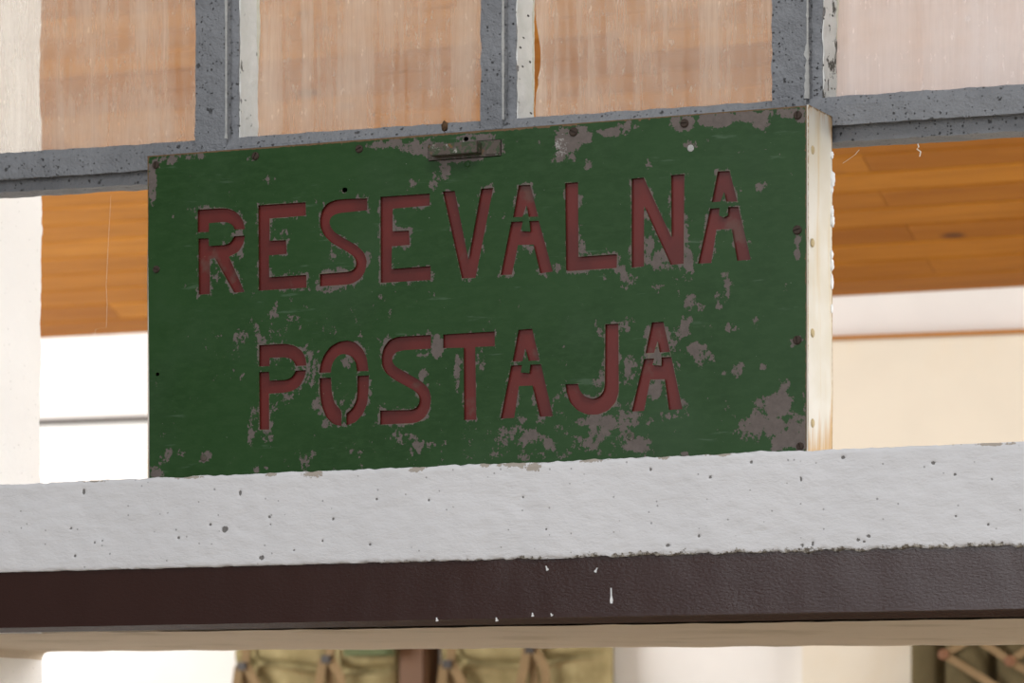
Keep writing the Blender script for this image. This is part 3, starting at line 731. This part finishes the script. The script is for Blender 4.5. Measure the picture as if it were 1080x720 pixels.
def build_sign():
    TL, TR = at(155.5, 164.5, 0), at(850.5, 111.2, 0)
    BL, BR = at(158, 504.8, 0), at(850.5, 475.5, 0)
    BLz = min(BL.z, z_top(BL.x))
    base = Vector(((TL.x+TR.x)/2, 0.05, z_top(0)))
    root = empty('sign_box', base)
    tag(root, 'green metal sign box with red cut-out letters standing on the white ledge', 'sign')
    # ---------------- face plate
    quad = [Vector((TL.x, TL.z)), Vector((TR.x, TR.z)), Vector((BR.x, BR.z)), Vector((BL.x, BL.z))]
    holes = []; letters = []
    for ch, (ox, oy), pieces in LETTERS:
        polys = []
        for pc in pieces:
            pc = soften(pc)
            pl = [at(ox+x/5.143, oy+y/5.143, 0) for x, y in pc]
            polys.append([Vector((p.x, p.z)) for p in pl])
        letters.append((ch, polys)); holes += polys
    nlet = len(holes)
    for px, py, r in ((363.5, 200.3, 2.7), (491.5, 146.5, 2.4), (166, 394.5, 2.0)):
        c = at(px, py, 0); r /= 740
        holes.append([Vector((c.x+r*(1.2+0.15*math.sin(k*2.3))*math.cos(k*math.pi/5), c.z+r*math.sin(k*math.pi/5))) for k in range(10)])
    verts, edges = [], []
    def loop(pts):
        b = len(verts); verts.extend(pts); n = len(pts)
        edges.extend((b+i, b+(i+1) % n) for i in range(n))
    def edge_pts(a, b, n): return [a.lerp(b, i/n) for i in range(n)]
    loop(edge_pts(quad[0], quad[1], 150)+edge_pts(quad[1], quad[2], 70)+edge_pts(quad[2], quad[3], 150)+edge_pts(quad[3], quad[0], 70))
    def inside(p, poly):
        c = False; j = len(poly)-1
        for i in range(len(poly)):
            a, b = poly[i], poly[j]
            if (a.y > p.y) != (b.y > p.y) and p.x < (b.x-a.x)*(p.y-a.y)/(b.y-a.y)+a.x: c = not c
            j = i
        return c
    boxes = [(min(v.x for v in h), max(v.x for v in h), min(v.y for v in h), max(v.y for v in h)) for h in holes]
    def hole_of(p, pad=0.0):
        for h, b in zip(holes, boxes):
            if b[0]-pad <= p.x <= b[1]+pad and b[2]-pad <= p.y <= b[3]+pad and inside(p, h): return True
        return False
    def seg_d(p, a, b):
        ab = b-a; t = max(0, min(1, (p-a).dot(ab)/max(1e-12, ab.length_squared)))
        return (p-(a+ab*t)).length
    def letter_d(p):
        best = 1.0
        for h, b in zip(holes[:nlet], boxes[:nlet]):
            if p.x < b[0]-0.02 or p.x > b[1]+0.02 or p.y < b[2]-0.02 or p.y > b[3]+0.02: continue
            for i in range(len(h)): best = min(best, seg_d(p, h[i-1], h[i]))
        return best
    for h in holes:
        # subdivide long edges so the wear attribute has vertices to live on
        pts = []
        for i in range(len(h)):
            a, b = h[i], h[(i+1) % len(h)]
            n = max(1, int((b-a).length/0.006)); pts += [a.lerp(b, k/n) for k in range(n)]
        loop(pts)
    nb = len(verts)
    st = 0.0046; y = BL.y
    zlo, zhi = min(BL.z, BR.z), max(TL.z, TR.z); rows = int((zhi-zlo)/st)
    rj = random.Random(5)
    for r in range(rows+1):
        z = zlo+st*r
        nx = int((TR.x-TL.x)/st)
        for c in range(nx+1):
            p = Vector((TL.x+st*(c+0.5*(r % 2))+rj.uniform(-.0006, .0006), z+rj.uniform(-.0006, .0006)))
            if p.x < TL.x+0.004 or p.x > TR.x-0.003: continue
            f = (p.x-TL.x)/(TR.x-TL.x)
            if p.y > TL.z+(TR.z-TL.z)*f-0.003 or p.y < BL.z+(BR.z-BL.z)*f+0.003: continue
            if hole_of(p): continue
            if letter_d(p) < 0.0016: continue
            verts.append(p)
    ov, oe, of, *_ = delaunay_2d_cdt(verts, edges, [], 0, 1e-7)
    f2 = []
    for f in of:
        c = (ov[f[0]]+ov[f[1]]+ov[f[2]])/3
        g = (c.x-TL.x)/(TR.x-TL.x)
        if hole_of(c): continue
        if c.y > TL.z+(TR.z-TL.z)*g+1e-5 or c.y < BL.z+(BR.z-BL.z)*g-1e-5: continue
        f2.append(tuple(f))
    # wear maps (positions in photo pixels)
    S = 1/740.0
    blobs = [(818,428,17,15,1.1),(806,446,20,14,1.1),(795,458,12,10,.8),(838,452,9,20,.95),(846,466,10,10,1.2),(823,467,14,8,1.0),(826,404,7,9,.8),(848,430,3,25,.7),
      (161,190,5,24,1.0),(162,176,9,8,.9),(182,168,15,6,.85),(205,164,13,5,.85),(268,165,9,6,.7),(285,190,7,7,.55),(408,152,20,5,.8),(440,155,16,7,.95),(462,160,14,9,1.0),(490,166,26,4.5,1.1),(470,178,6,10,.6),(500,148,22,7,.8),(522,155,10,9,.7),
      (597,152,14,16,1.05),(612,143,14,9,.9),(588,168,8,7,.6),(645,141,16,5,.9),(662,133,10,5,.8),(720,129,14,7,1.0),(755,126,20,7,1.05),(790,122,22,6,1.0),(830,119,12,5,.9),(845,121,6,9,.9),(800,130,14,5,.6),(622,172,7,6,.6),(729,152,9,5,.65),(684,172,4,8,.6),(752,148,8,4,.4),
      (662,295,10,8,.55),(640,290,6,5,.55),(575,287,9,6,.7),(588,282,9,5,.7),(655,283,9,6,.7),(684,262,6,18,.95),(694,276,8,12,.9),(708,283,10,5,.65),(727,277,5,14,.75),(725,296,6,6,.7),(672,215,6,9,.6),(560,262,8,4,.6),(615,262,4,9,.6),
      (766,300,8,12,.6),(760,315,7,10,.65),(728,318,7,10,.75),(738,325,5,6,.6),(790,220,16,6,.38),(800,200,14,8,.36),(724,342,6,12,.9),(735,368,10,8,.85),(742,378,10,9,.8),(712,355,8,10,.75),(722,370,8,6,.6),(712,388,6,9,.55),(760,395,6,4,.5),(778,385,8,10,.42),(805,385,5,6,.6),(796,340,4,9,.5),(770,345,6,5,.45),
      (690,410,10,12,1.0),(664,390,7,18,.8),(656,398,9,10,.5),(640,385,4,28,.7),(634,400,5,10,.6),(625,445,18,6,.95),(632,455,12,8,.85),(650,445,14,10,.75),(665,437,14,6,.8),(712,437,16,5,.7),(678,444,14,5,.6),(722,422,5,8,.6),(690,368,6,8,.55),(655,345,8,8,.75),(665,335,8,5,.6),(630,345,4,10,.5),
      (555,460,16,12,.7),(530,462,12,10,.55),(548,445,10,6,.5),(565,440,6,6,.4),(545,420,6,10,.5),(583,470,10,7,.6),(625,468,11,9,.75),(633,475,10,6,.7),(672,468,14,7,.9),(665,462,6,7,.8),(598,480,6,4,.55),(510,470,8,6,.4),(720,480,8,4,.8),(750,462,4,6,.5),(550,482,10,4,.45),
      (430,462,14,7,.6),(437,474,8,12,.75),(420,460,8,5,.5),(448,400,7,12,.55),(482,395,4,22,.75),(507,380,5,10,.75),(461,365,7,11,1.15),(440,374,14,3,.55),(455,403,12,3,.4),(330,388,9,20,.5),(322,375,6,8,.5),(338,410,5,14,.5),(335,425,5,6,.55),(366,380,7,7,.8),(352,373,6,14,.45),(340,430,9,9,.35),
      (295,420,12,9,.55),(310,412,10,8,.55),(288,432,6,8,.45),(268,432,4,14,.55),(265,452,5,14,.7),(282,462,10,5,.5),(285,350,8,8,.4),(300,352,10,8,.42),(275,358,10,4,.55),(265,350,12,10,.40),(290,332,6,12,.55),(250,365,14,12,.30),(348,447,10,5,.6),(362,448,8,4,.8),(374,440,7,6,.45),(383,435,4,6,.5),(362,427,5,9,.75),(352,442,7,6,.4),
      (250,248,8,5,.95),(222,250,4,3,.5),(252,270,5,6,.65),(230,285,6,14,.5),(345,305,10,4,.6),(318,305,5,5,.75),(350,265,5,12,.55),(342,225,4,14,.5),(270,307,8,5,.7),(310,230,8,4,.7),(272,312,4,6,.5),(435,195,8,6,.4),(458,190,5,10,.5),(455,310,6,4,.3),(455,290,6,6,.55),(405,270,5,4,.4),(300,245,6,5,.35),(362,205,6,7,.55),
      (186,477,12,5,.65),(172,486,9,6,.6),(163,494,8,5,.55),(215,482,7,7,.6),(275,495,8,4,.6),(322,485,7,12,.6),(330,480,6,6,.5),(380,492,7,4,.7),(165,284,5,5,.5),(164,500,10,3,.8),(700,300,20,10,.25),(770,440,30,20,.2),(841,242,4,5,.6),(841,262,3,14,.5),(838,358,6,6,.6),(600,470,100,16,.22),(610,430,60,30,.15),(320,370,90,40,.14),(430,470,120,20,.14)]
    B = []
    for a, b, r, q, k in blobs:
        c = at(a, b, 0); B.append((c.x, c.z, r*S, q*S, k+0.09 if k < 0.62 else k))
    pale_src = [(590, 155, 14, 18, .9), (720, 128, 12, 8, .6), (490, 150, 16, 6, .8), (610, 165, 8, 10, .6), (570, 285, 10, 5, .6), (700, 412, 6, 8, .5), (461, 365, 6, 12, .25), (729, 156, 5, 4, .8), (656, 285, 9, 4, .5), (362, 452, 12, 3, .5), (545, 425, 6, 10, .3), (790, 460, 8, 6, .5), (268, 165, 7, 3, .5)]
    PS = [(at(a, b, 0).x, at(a, b, 0).z, r*S, q*S, k) for a, b, r, q, k in pale_src]
    wear, rust, pale, lip = [], [], [], []
    for p in ov:
        wv = 0.0
        for cx, cz, r, q, k in B:
            dx, dz = (p.x-cx)/r, (p.y-cz)/q
            d2 = dx*dx+dz*dz
            if d2 < 3.2: wv = max(wv, k*0.88*max(0, 1-0.42*d2*(0.6 if d2 < 1 else 1)))
        d = letter_d(p)
        lo = 0.5+0.9*nz((p.x, 0, p.y), 17, 6)
        if d < 0.012:
            wv = max(wv, (0.34+0.34*lo)*max(0, 1-d/(0.004+0.008*max(0, min(1, lo)))))
        wear.append(wv-0.01)
        f = (p.x-TL.x)/(TR.x-TL.x)
        dt = TL.z+(TR.z-TL.z)*f-p.y
        r = max(0, 1-dt/0.0035)*0.95
        r = max(r, max(0, 1-(p.x-TL.x)/0.0028)*0.95, max(0, 1-(TR.x-p.x)/0.0022)*0.7)
        rust.append(r)
        lip.append(max(0, 1-d/0.0022)*(0.42+0.3*lo))
        pv = 0.0
        for cx, cz, rr, q, k in PS:
            d2 = ((p.x-cx)/rr)**2+((p.y-cz)/q)**2
            if d2 < 2: pv = max(pv, k*(1-0.5*d2))
        pale.append(pv*0.6)
    TK = 0.0022
    V = [(p.x, 0.0, p.y) for p in ov]; n0 = len(V)
    Fc = []
    for f in f2:
        a, b, c = (ov[i] for i in f)
        area2 = (b.x-a.x)*(c.y-a.y)-(b.y-a.y)*(c.x-a.x)
        Fc.append(f if area2 > 0 else f[::-1])
    # rim and hole walls from the boundary edges
    cnt = {}
    for f in Fc:
        for i in range(3):
            e = (f[i], f[(i+1) % 3]); cnt[e] = cnt.get(e, 0)+1
    back = {}
    at_w = {'wear': wear, 'rust': rust, 'pale': pale, 'lip': lip}
    for (a, b) in list(cnt):
        if (b, a) in cnt: continue
        for i in (a, b):
            if i not in back:
                # duplicate the rim vertex so the front stays flat shaded
                back[i] = len(V); V.append((V[i][0], TK, V[i][2]))
                for k, l in at_w.items(): l.append(0.2 if k == 'wear' else (0.75 if k == 'rust' else 0.0))
        Fc.append((b, a, back[a], back[b]))
    put_mesh('face_plate', V, Fc, M['green'], root, False, at_w)
    # ---------------- red letters behind the cut-outs
    YR = 0.0062
    for ch, polys in letters:
        allp = [q for pl in polys for q in pl]
        m = 0.0055
        x0, x1 = min(q.x for q in allp)-m, max(q.x for q in allp)+m
        z0, z1 = min(q.y for q in allp)-m, max(q.y for q in allp)+m
        v, f = box_vf(x0, x1, YR, YR+0.0018, z0, z1)
        o = put_mesh('letter', v, f, M['red'], root)
        o['label'] = 'dull red letter %s showing through the green face' % ch
    # ---------------- box walls
    YD = YF-0.002
    def side(x, xi, tz, bz, name, mat):
        V, Fc, stn_shd, rst = [], [], [], []
        ny, nzz = 12, 60
        for j in range(ny+1):
            for k in range(nzz+1):
                yy = 0.0008+(YD-0.0008)*j/ny; z = bz+(tz-bz)*k/nzz
                V.append((x+nz((0, yy, z), 9, 1)*0.0012, yy, z))
                h = z-bz; stn_shd.append(max(0, 1-h/0.09)*0.75+max(0, 1-(YD-yy)/0.02)*0.25+max(0, (j/ny-0.55))*0.25+max(0, 1-(tz-z)/0.045)*0.5)  # stains at bottom and back; last term paints the transom's shade
                rst.append(max(max(0, 1-(YD-yy)/0.006)*0.8, max(0, 1-(tz-z)/0.006)*0.75, max(0, 1-(yy-0.0008)/0.006)*0.45))
        for j in range(ny):
            for k in range(nzz):
                a = j*(nzz+1)+k; q = (a, a+nzz+1, a+nzz+2, a+1); Fc.append(q if x > xi else q[::-1])
        b = len(V)
        for yy in (0.0008, YD):
            for z in (bz, tz): V.append((xi, yy, z)); stn_shd.append(0); rst.append(0.3)
        Fc.append((b, b+1, b+3, b+2) if x > xi else (b, b+2, b+3, b+1))
        e = [0, nzz, ny*(nzz+1), ny*(nzz+1)+nzz]
        Fc += [(e[0], e[1], b+1, b), (e[2], b+2, b+3, e[3])]
        return put_mesh(name, V, Fc, mat, root, True, {'stain_shade': stn_shd, 'rust': rst})
    xr = at(852.3, 111, 0).x
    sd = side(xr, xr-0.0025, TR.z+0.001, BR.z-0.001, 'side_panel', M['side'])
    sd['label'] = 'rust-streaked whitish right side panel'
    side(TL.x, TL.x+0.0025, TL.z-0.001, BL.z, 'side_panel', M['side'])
    def slab(name, za, zb):
        V = [(TL.x+0.0026, 0.0024, za[0]), (xr-0.0026, 0.0024, za[1]), (xr-0.0026, YD, za[1]), (TL.x+0.0026, YD, za[0])]
        V += [(x, y, z+zb) for x, y, z in V]
        put_mesh(name, V, [(0, 3, 2, 1), (4, 5, 6, 7), (0, 1, 5, 4), (1, 2, 6, 5), (2, 3, 7, 6), (3, 0, 4, 7)], M['dark_in'], root)
    slab('top_panel', (TL.z-0.003, TR.z-0.003), 0.0024)
    slab('bottom_panel', (BL.z+0.0005, BR.z+0.0005), 0.0024)
    V = [(TL.x+0.003, YD-0.002, BL.z+0.003), (xr-0.003, YD-0.002, BR.z+0.003), (xr-0.003, YD-0.002, TR.z-0.004), (TL.x+0.003, YD-0.002, TL.z-0.004)]
    V += [(x, y+0.0018, z) for x, y, z in V]
    put_mesh('back_panel', V, [(0, 1, 2, 3), (7, 6, 5, 4), (0, 4, 5, 1), (1, 5, 6, 2), (2, 6, 7, 3), (3, 7, 4, 0)], M['dark_in'], root)
    # ---------------- screws: slotted pan heads
    def dome(name, c, r, h, axis, mat, parent, slot=True, seg=14):
        V, Fc = [], []
        def pt(u, v, w):
            return (c.x+u, c.y-w, c.z+v) if axis == 'y' else (c.x+w, c.y+u, c.z+v)
        rings = [(1.0, 0.0), (0.97, 0.5), (0.75, 0.88)]
        for rr, hh in rings:
            for k in range(seg):
                a = 2*math.pi*k/seg; V.append(pt(r*rr*math.cos(a), r*rr*math.sin(a), h*hh))
        for q in range(len(rings)-1):
            for k in range(seg):
                Fc.append((q*seg+k, q*seg+(k+1) % seg, (q+1)*seg+(k+1) % seg, (q+1)*seg+k))
        b = len(V); top = (len(rings)-1)*seg
        if slot:
            g = 0.16*r; an = rs.random()*3.1; ca, sa = math.cos(an), math.sin(an)
            # two half caps with a groove between
            for sgn in (-1, 1):
                ids = []
                for k in range(9):
                    a = math.pi*k/8
                    u, v = 0.75*r*math.cos(a), sgn*(g+(0.75*r-g)*math.sin(a))
                    ids.append(len(V)); V.append(pt(u*ca-v*sa, u*sa+v*ca, h))
                Fc.append(tuple(ids if sgn > 0 else ids[::-1]))
                i0 = len(V)
                for u in (0.75*r, -0.75*r): V.append(pt(u*ca-sgn*g*sa, u*sa+sgn*g*ca, h*0.4))
                Fc.append((ids[0], ids[-1], i0+1, i0))
            i0 = len(V)
            for u, v in ((-.8*r, -g), (.8*r, -g), (.8*r, g), (-.8*r, g)): V.append(pt(u*ca-v*sa, u*sa+v*ca, h*0.4))
            Fc.append((i0, i0+1, i0+2, i0+3))
        else:
            V.append(pt(0, 0, h)); Fc += [(top+k, top+(k+1) % seg, b) for k in range(seg)]
        return put_mesh(name, V, Fc, mat, parent, False)
    rs = random.Random(9)
    for px, py, r in ((164.5, 174, 4.2), (269.5, 164.5, 4.3), (379, 157, 4.3), (605, 139, 4.8), (722, 130, 4.6), (841.5, 121.5, 4.4), (165, 284, 4.0), (841, 242.5, 4.8), (841, 358.5, 4.6), (844, 470.5, 4.0)):
        dome('screw', at(px, py, 0), r*S, 0.0028, 'y', M['screw'], root)
    for px, py, r, m in ((728.5, 156.3, 3.6, 'chip'), (665, 460, 4.4, 'latch'), (493, 173, 3.4, 'green'), (215, 482.5, 4.0, 'latch')):
        dome('rivet', at(px, py, 0), r*S, 0.0016, 'y', M[m], root, slot=False)
    for py in (158, 256, 351, 446):
        c = at(857.5, py, 0.017); c.x = xr
        dome('rivet', c, 0.0062, 0.0024, 'x', M['rivet'], sd, slot=False)
    # ---------------- latch bracket at the top edge
    lt = []
    def lbox(name, pa, pb, y0, y1, parent):
        a, b = at(pa[0], pa[1], 0), at(pb[0], pb[1], 0)
        sl = (TR.z-TL.z)/(TR.x-TL.x)
        v, f = box_vf(a.x, b.x, y0, y1, 0, 1)
        v = [(x, y, (a.z if z > 0.5 else b.z)+sl*(x-(a.x if z > 0.5 else b.x))) for x, y, z in v]
        o = put_mesh(name, v, f, M['latch'], parent)
        bm = bmesh.new(); bm.from_mesh(o.data); bmesh.ops.bevel(bm, geom=list(bm.edges), offset=0.0009, segments=2, affect='EDGES'); bm.to_mesh(o.data); bm.free()
        return o
    plate = lbox('latch_plate', (452, 152.5), (529, 164.5), -0.002, -0.0002, root)
    bar = lbox('latch_bar', (460, 154.5), (509, 162.8), -0.021, -0.0022, root)
    tab = lbox('latch_tab', (513, 151.0), (528.5, 162.5), -0.0042, -0.0022, root)
    # ---------------- lumps of white sealant squeezed out behind the right side
    def lump(name, c, rx, ry, rz, mat, parent, sd_):
        bm = bmesh.new(); bmesh.ops.create_icosphere(bm, subdivisions=3, radius=1)
        V = [Vector((v.co.x*rx, v.co.y*ry, v.co.z*rz))*(1+0.4*nz(v.co, 1.6, sd_)+0.35*nz(v.co, 4.0, sd_))+c for v in bm.verts]
        Fc = [tuple(v.index for v in f.verts) for f in bm.faces]; bm.free()
        return put_mesh(name, V, Fc, mat, parent, True)
    for i, (py, h, wd) in enumerate(((163, 5, .6), (189, 12, 1.0), (199, 6, .5), (224, 9, .7), (233, 7, .9), (268, 6, .4), (279, 8, .7), (297, 10, .5), (325, 6, .4))):
        c = at(883.6, py, YD-0.004); c.x = xr+0.0002
        lump('sealant_lump', c, 0.0045*wd, 0.004, h*S*0.75, M['foam'], root, i*1.7)
    # mud dauber's crumb stuck on the top edge
    c = at(468.5, 133.5, 0.012)
    cl = lump('mud_lump', Vector((c.x, 0.014, c.z+0.001)), 0.0046, 0.0045, 0.0068, M['mud'], None, 8.3)
    tag(cl, 'small brown lump of dried mud on top edge of the green sign', 'mud')
build_sign()

# ================================================================== THINGS BEHIND, BELOW THE LINTEL
def pillow_grid(name, x0, x1, z0, z1, y, depth, mat, parent, bulge, nx=36, nzz=36):
    V, Fc = [], []
    for i in range(nx+1):
        for k in range(nzz+1):
            u, v = i/nx, k/nzz
            V.append((x0+(x1-x0)*u, y-depth*bulge(u, v), z0+(z1-z0)*v))
    for i in range(nx):
        for k in range(nzz):
            a = i*(nzz+1)+k; Fc.append((a, a+nzz+1, a+nzz+2, a+1))
    b = len(V); V += [(x0, y+0.03, z0), (x1, y+0.03, z0), (x1, y+0.03, z1), (x0, y+0.03, z1)]
    c = [0, nx*(nzz+1), nx*(nzz+1)+nzz, nzz]
    Fc += [(b, b+3, b+2, b+1)]
    Fc += [tuple(i*(nzz+1) for i in range(nx, -1, -1))+(b, b+1), tuple(i*(nzz+1)+nzz for i in range(nx+1))+(b+2, b+3),
           tuple(range(0, nzz+1))+(b+3, b), tuple(range(c[2], c[1]-1, -1))+(b+1, b+2)]
    return put_mesh(name, V, Fc, mat, parent, True)
def strap(name, pts, wd, mat, parent, th=0.006):
    V, Fc = [], []
    for i, p in enumerate(pts):
        p = Vector(p); a = Vector(pts[max(0, i-1)]); b = Vector(pts[min(len(pts)-1, i+1)])
        t = (b-a).normalized(); s = Vector((t.z, 0, -t.x)).normalized()*wd/2
        for q in (p-s, p+s):
            V.append(tuple(q)); V.append((q.x, q.y-th, q.z))
    for i in range(len(pts)-1):
        a = 4*i
        for m, n in ((0, 1), (1, 3), (3, 2), (2, 0)): Fc.append((a+m, a+n, a+4+n, a+4+m))
    e = 4*(len(pts)-1); Fc += [(0, 2, 3, 1), (e, e+1, e+3, e+2)]
    return put_mesh(name, V, Fc, mat, parent)

def rolled_pack(xa, xb, label, seed, seam, knots, patch):
    Y = YB-0.06
    x0, x1 = xat(xa, Y), xat(xb, Y); z1 = at(340, 648, Y).z; z0 = at(340, 905, Y).z
    root = empty('canvas_pack', ((x0+x1)/2, Y, z0))
    tag(root, label, 'pack', 'canvas packs hanging on the back wall')
    zs = at(340, seam, Y).z; vs = (zs-z0)/(z1-z0)
    def bulge(u, v):
        e = min(1, 7*min(u, 1-u))**0.5*min(1, 8*min(v, 1-v))**0.5
        g = 1-0.55*math.exp(-((v-vs-0.02*math.sin(5*u+seed))/0.016)**2)
        for k, ku in enumerate(knots):
            g -= 0.35*math.exp(-((u-ku[0])/0.035)**2)
        return e*g*(0.75+0.25*nz((u*3, v*4, seed), 1.3))
    body = pillow_grid('body', x0, x1, z0, z1, Y, 0.09, M['canvas'], root, bulge, 60, 90)
    for ku, py in knots:
        xk = x0+(x1-x0)*ku; zk = at(340, py, Y).z
        s = strap('strap', [(xk+0.006*math.sin(3*i), Y-0.07-0.01*math.sin(i), z1-0.02-(z1-z0-0.06)*i/9) for i in range(10)], 0.024, M['strap'], root)
        v, f = box_vf(xk-0.013, xk+0.013, Y-0.112, Y-0.096, zk-0.01, zk+0.012)
        put_mesh('buckle', v, f, M['buckle'], root)
        for sg in (-1, 1):
            strap('strap', [(xk+sg*0.012, Y-0.098, zk), (xk+sg*0.03+0.008, Y-0.092, zk-0.05), (xk+sg*0.042, Y-0.085, zk-0.12)], 0.026, M['strap'], root)
    if patch:
        a, b = at(patch[0], 660, Y), at(patch[1], 692, Y)
        v, f = box_vf(a.x, b.x, Y-0.105, Y-0.05, b.z, a.z); put_mesh('flap', v, f, M['green_cloth'], root)
rolled_pack(249, 426, 'olive canvas pack with green flap left of the brown post, below the lintel', 1.0, 703, [(0.14, 703), (0.64, 697)], (380, 424))
rolled_pack(466, 643, 'olive canvas pack with knotted straps right of the brown post, below the lintel', 2.4, 699, [(0.13, 704), (0.62, 690)], None)
YP = YB-0.04
po = empty('wooden_post', (xat(444, YP), YP, 0))
box('shaft', xat(430, YP), xat(457.5, YP), YP-0.06, YB-0.002, 0.06, 2.32, M['post'], po, 0.006)
box('foot', xat(429, YP), xat(461, YP), YP-0.07, YB-0.002, 0.0, 0.06, M['post'], po, 0.004)
tag(po, 'brown wooden post between the two olive canvas packs', 'post')

def strapped_pack():
    Y = YB-0.11
    x0, x1 = xat(961, Y), xat(1185, Y); z1 = at(1000, 640, Y).z; z0 = at(1000, 900, Y).z
    root = empty('canvas_bag', ((x0+x1)/2, Y, z0))
    tag(root, 'dark olive canvas bag laced with tan diagonal straps against the cream wall', 'bag')
    u1 = (xat(999, Y)-x0)/(x1-x0); u2 = (xat(1052, Y)-x0)/(x1-x0); u3 = (xat(1120, Y)-x0)/(x1-x0)
    def bulge(u, v):
        e = min(1, 9*min(u, 1-u))**0.5*min(1, 9*min(v, 1-v))**0.5
        g = 0.45 if u < u1 else (0.5+0.5*abs(math.sin(math.pi*(u-u1)/(u2-u1)))**0.6)
        if u > u2: g = 0.45+0.5*abs(math.sin(math.pi*min(1, (u-u2)/(u3-u2))))**0.6
        for q in (u1, u2): g -= 0.4*math.exp(-((u-q)/0.018)**2)
        return e*g
    pillow_grid('body', x0, x1, z0, z1, Y, 0.085, M['canvas_dark'], root, bulge, 80, 40)
    P = lambda a, b: at(a, b, Y-0.088)
    for seg in (((996, 690), (1054, 726)), ((996, 690), (1026, 673)), ((1026, 670), (1064, 696)), ((1066, 697), (1096, 676)), ((1066, 697), (1120, 730)), ((1054, 726), (1000, 760))):
        strap('strap', [P(*seg[0]), P(*seg[1])], 0.019, M['strap'], root)
    for e in ((996, 690), (1066, 697), (1026, 671), (1054, 728)):
        c = P(*e); V, Fc = [], []
        n = 12
        for yy, r in ((-0.001, 0.014), (-0.012, 0.014), (-0.014, 0.006)):
            for k in range(n): V.append((c.x+r*math.cos(2*math.pi*k/n), c.y+yy, c.z+r*math.sin(2*math.pi*k/n)))
        for q in range(2):
            for k in range(n): Fc.append((q*n+k, q*n+(k+1) % n, (q+1)*n+(k+1) % n, (q+1)*n+k))
        Fc.append(tuple(range(2*n, 3*n)))
        put_mesh('eyelet', V, Fc, M['eyelet'], root)
strapped_pack()

# ---- cobweb wisps
def thread(name, pts, r, label):
    V, Fc = [], []
    for p in pts:
        for k in range(4):
            a = math.pi/2*k; V.append((p.x+r*math.cos(a), p.y, p.z+r*math.sin(a)) if False else (p.x+r*math.cos(a), p.y+r*math.sin(a), p.z+r*0.3*math.cos(a)))
    for i in range(len(pts)-1):
        for k in range(4): Fc.append((4*i+k, 4*i+(k+1) % 4, 4*i+4+(k+1) % 4, 4*i+4+k))
    Fc += [(3, 2, 1, 0), tuple(range(len(V)-4, len(V)))]
    return tag(put_mesh(name, V, Fc, M['silk']), label, 'cobweb', 'cobweb wisps in the opening')
YC = 0.2
thread('cobweb', [at(117, 206, YC), at(114, 260, YC), at(112, 301, YC), at(113, 322, YC), at(112, 345, YC), at(101, 347, YC), at(97, 364, YC), at(90, 388, YC)], 0.00018, 'pale cobweb thread hanging in the opening left of the sign')
thread('cobweb', [at(968, 151.5, YF+0.03), at(969, 155, YF+0.03), at(967, 157, YF+0.03), at(971, 160, YF+0.03), at(970, 165, YF+0.03)], 0.0009, 'short cobweb tuft under the grey transom right of the sign')
thread('cobweb', [at(889, 172, YF+0.06), at(895, 168, YF+0.06), at(902, 163, YF+0.06), at(906, 158, YF+0.06)], 0.0009, 'curled cobweb wisp beside the top right corner of the sign')
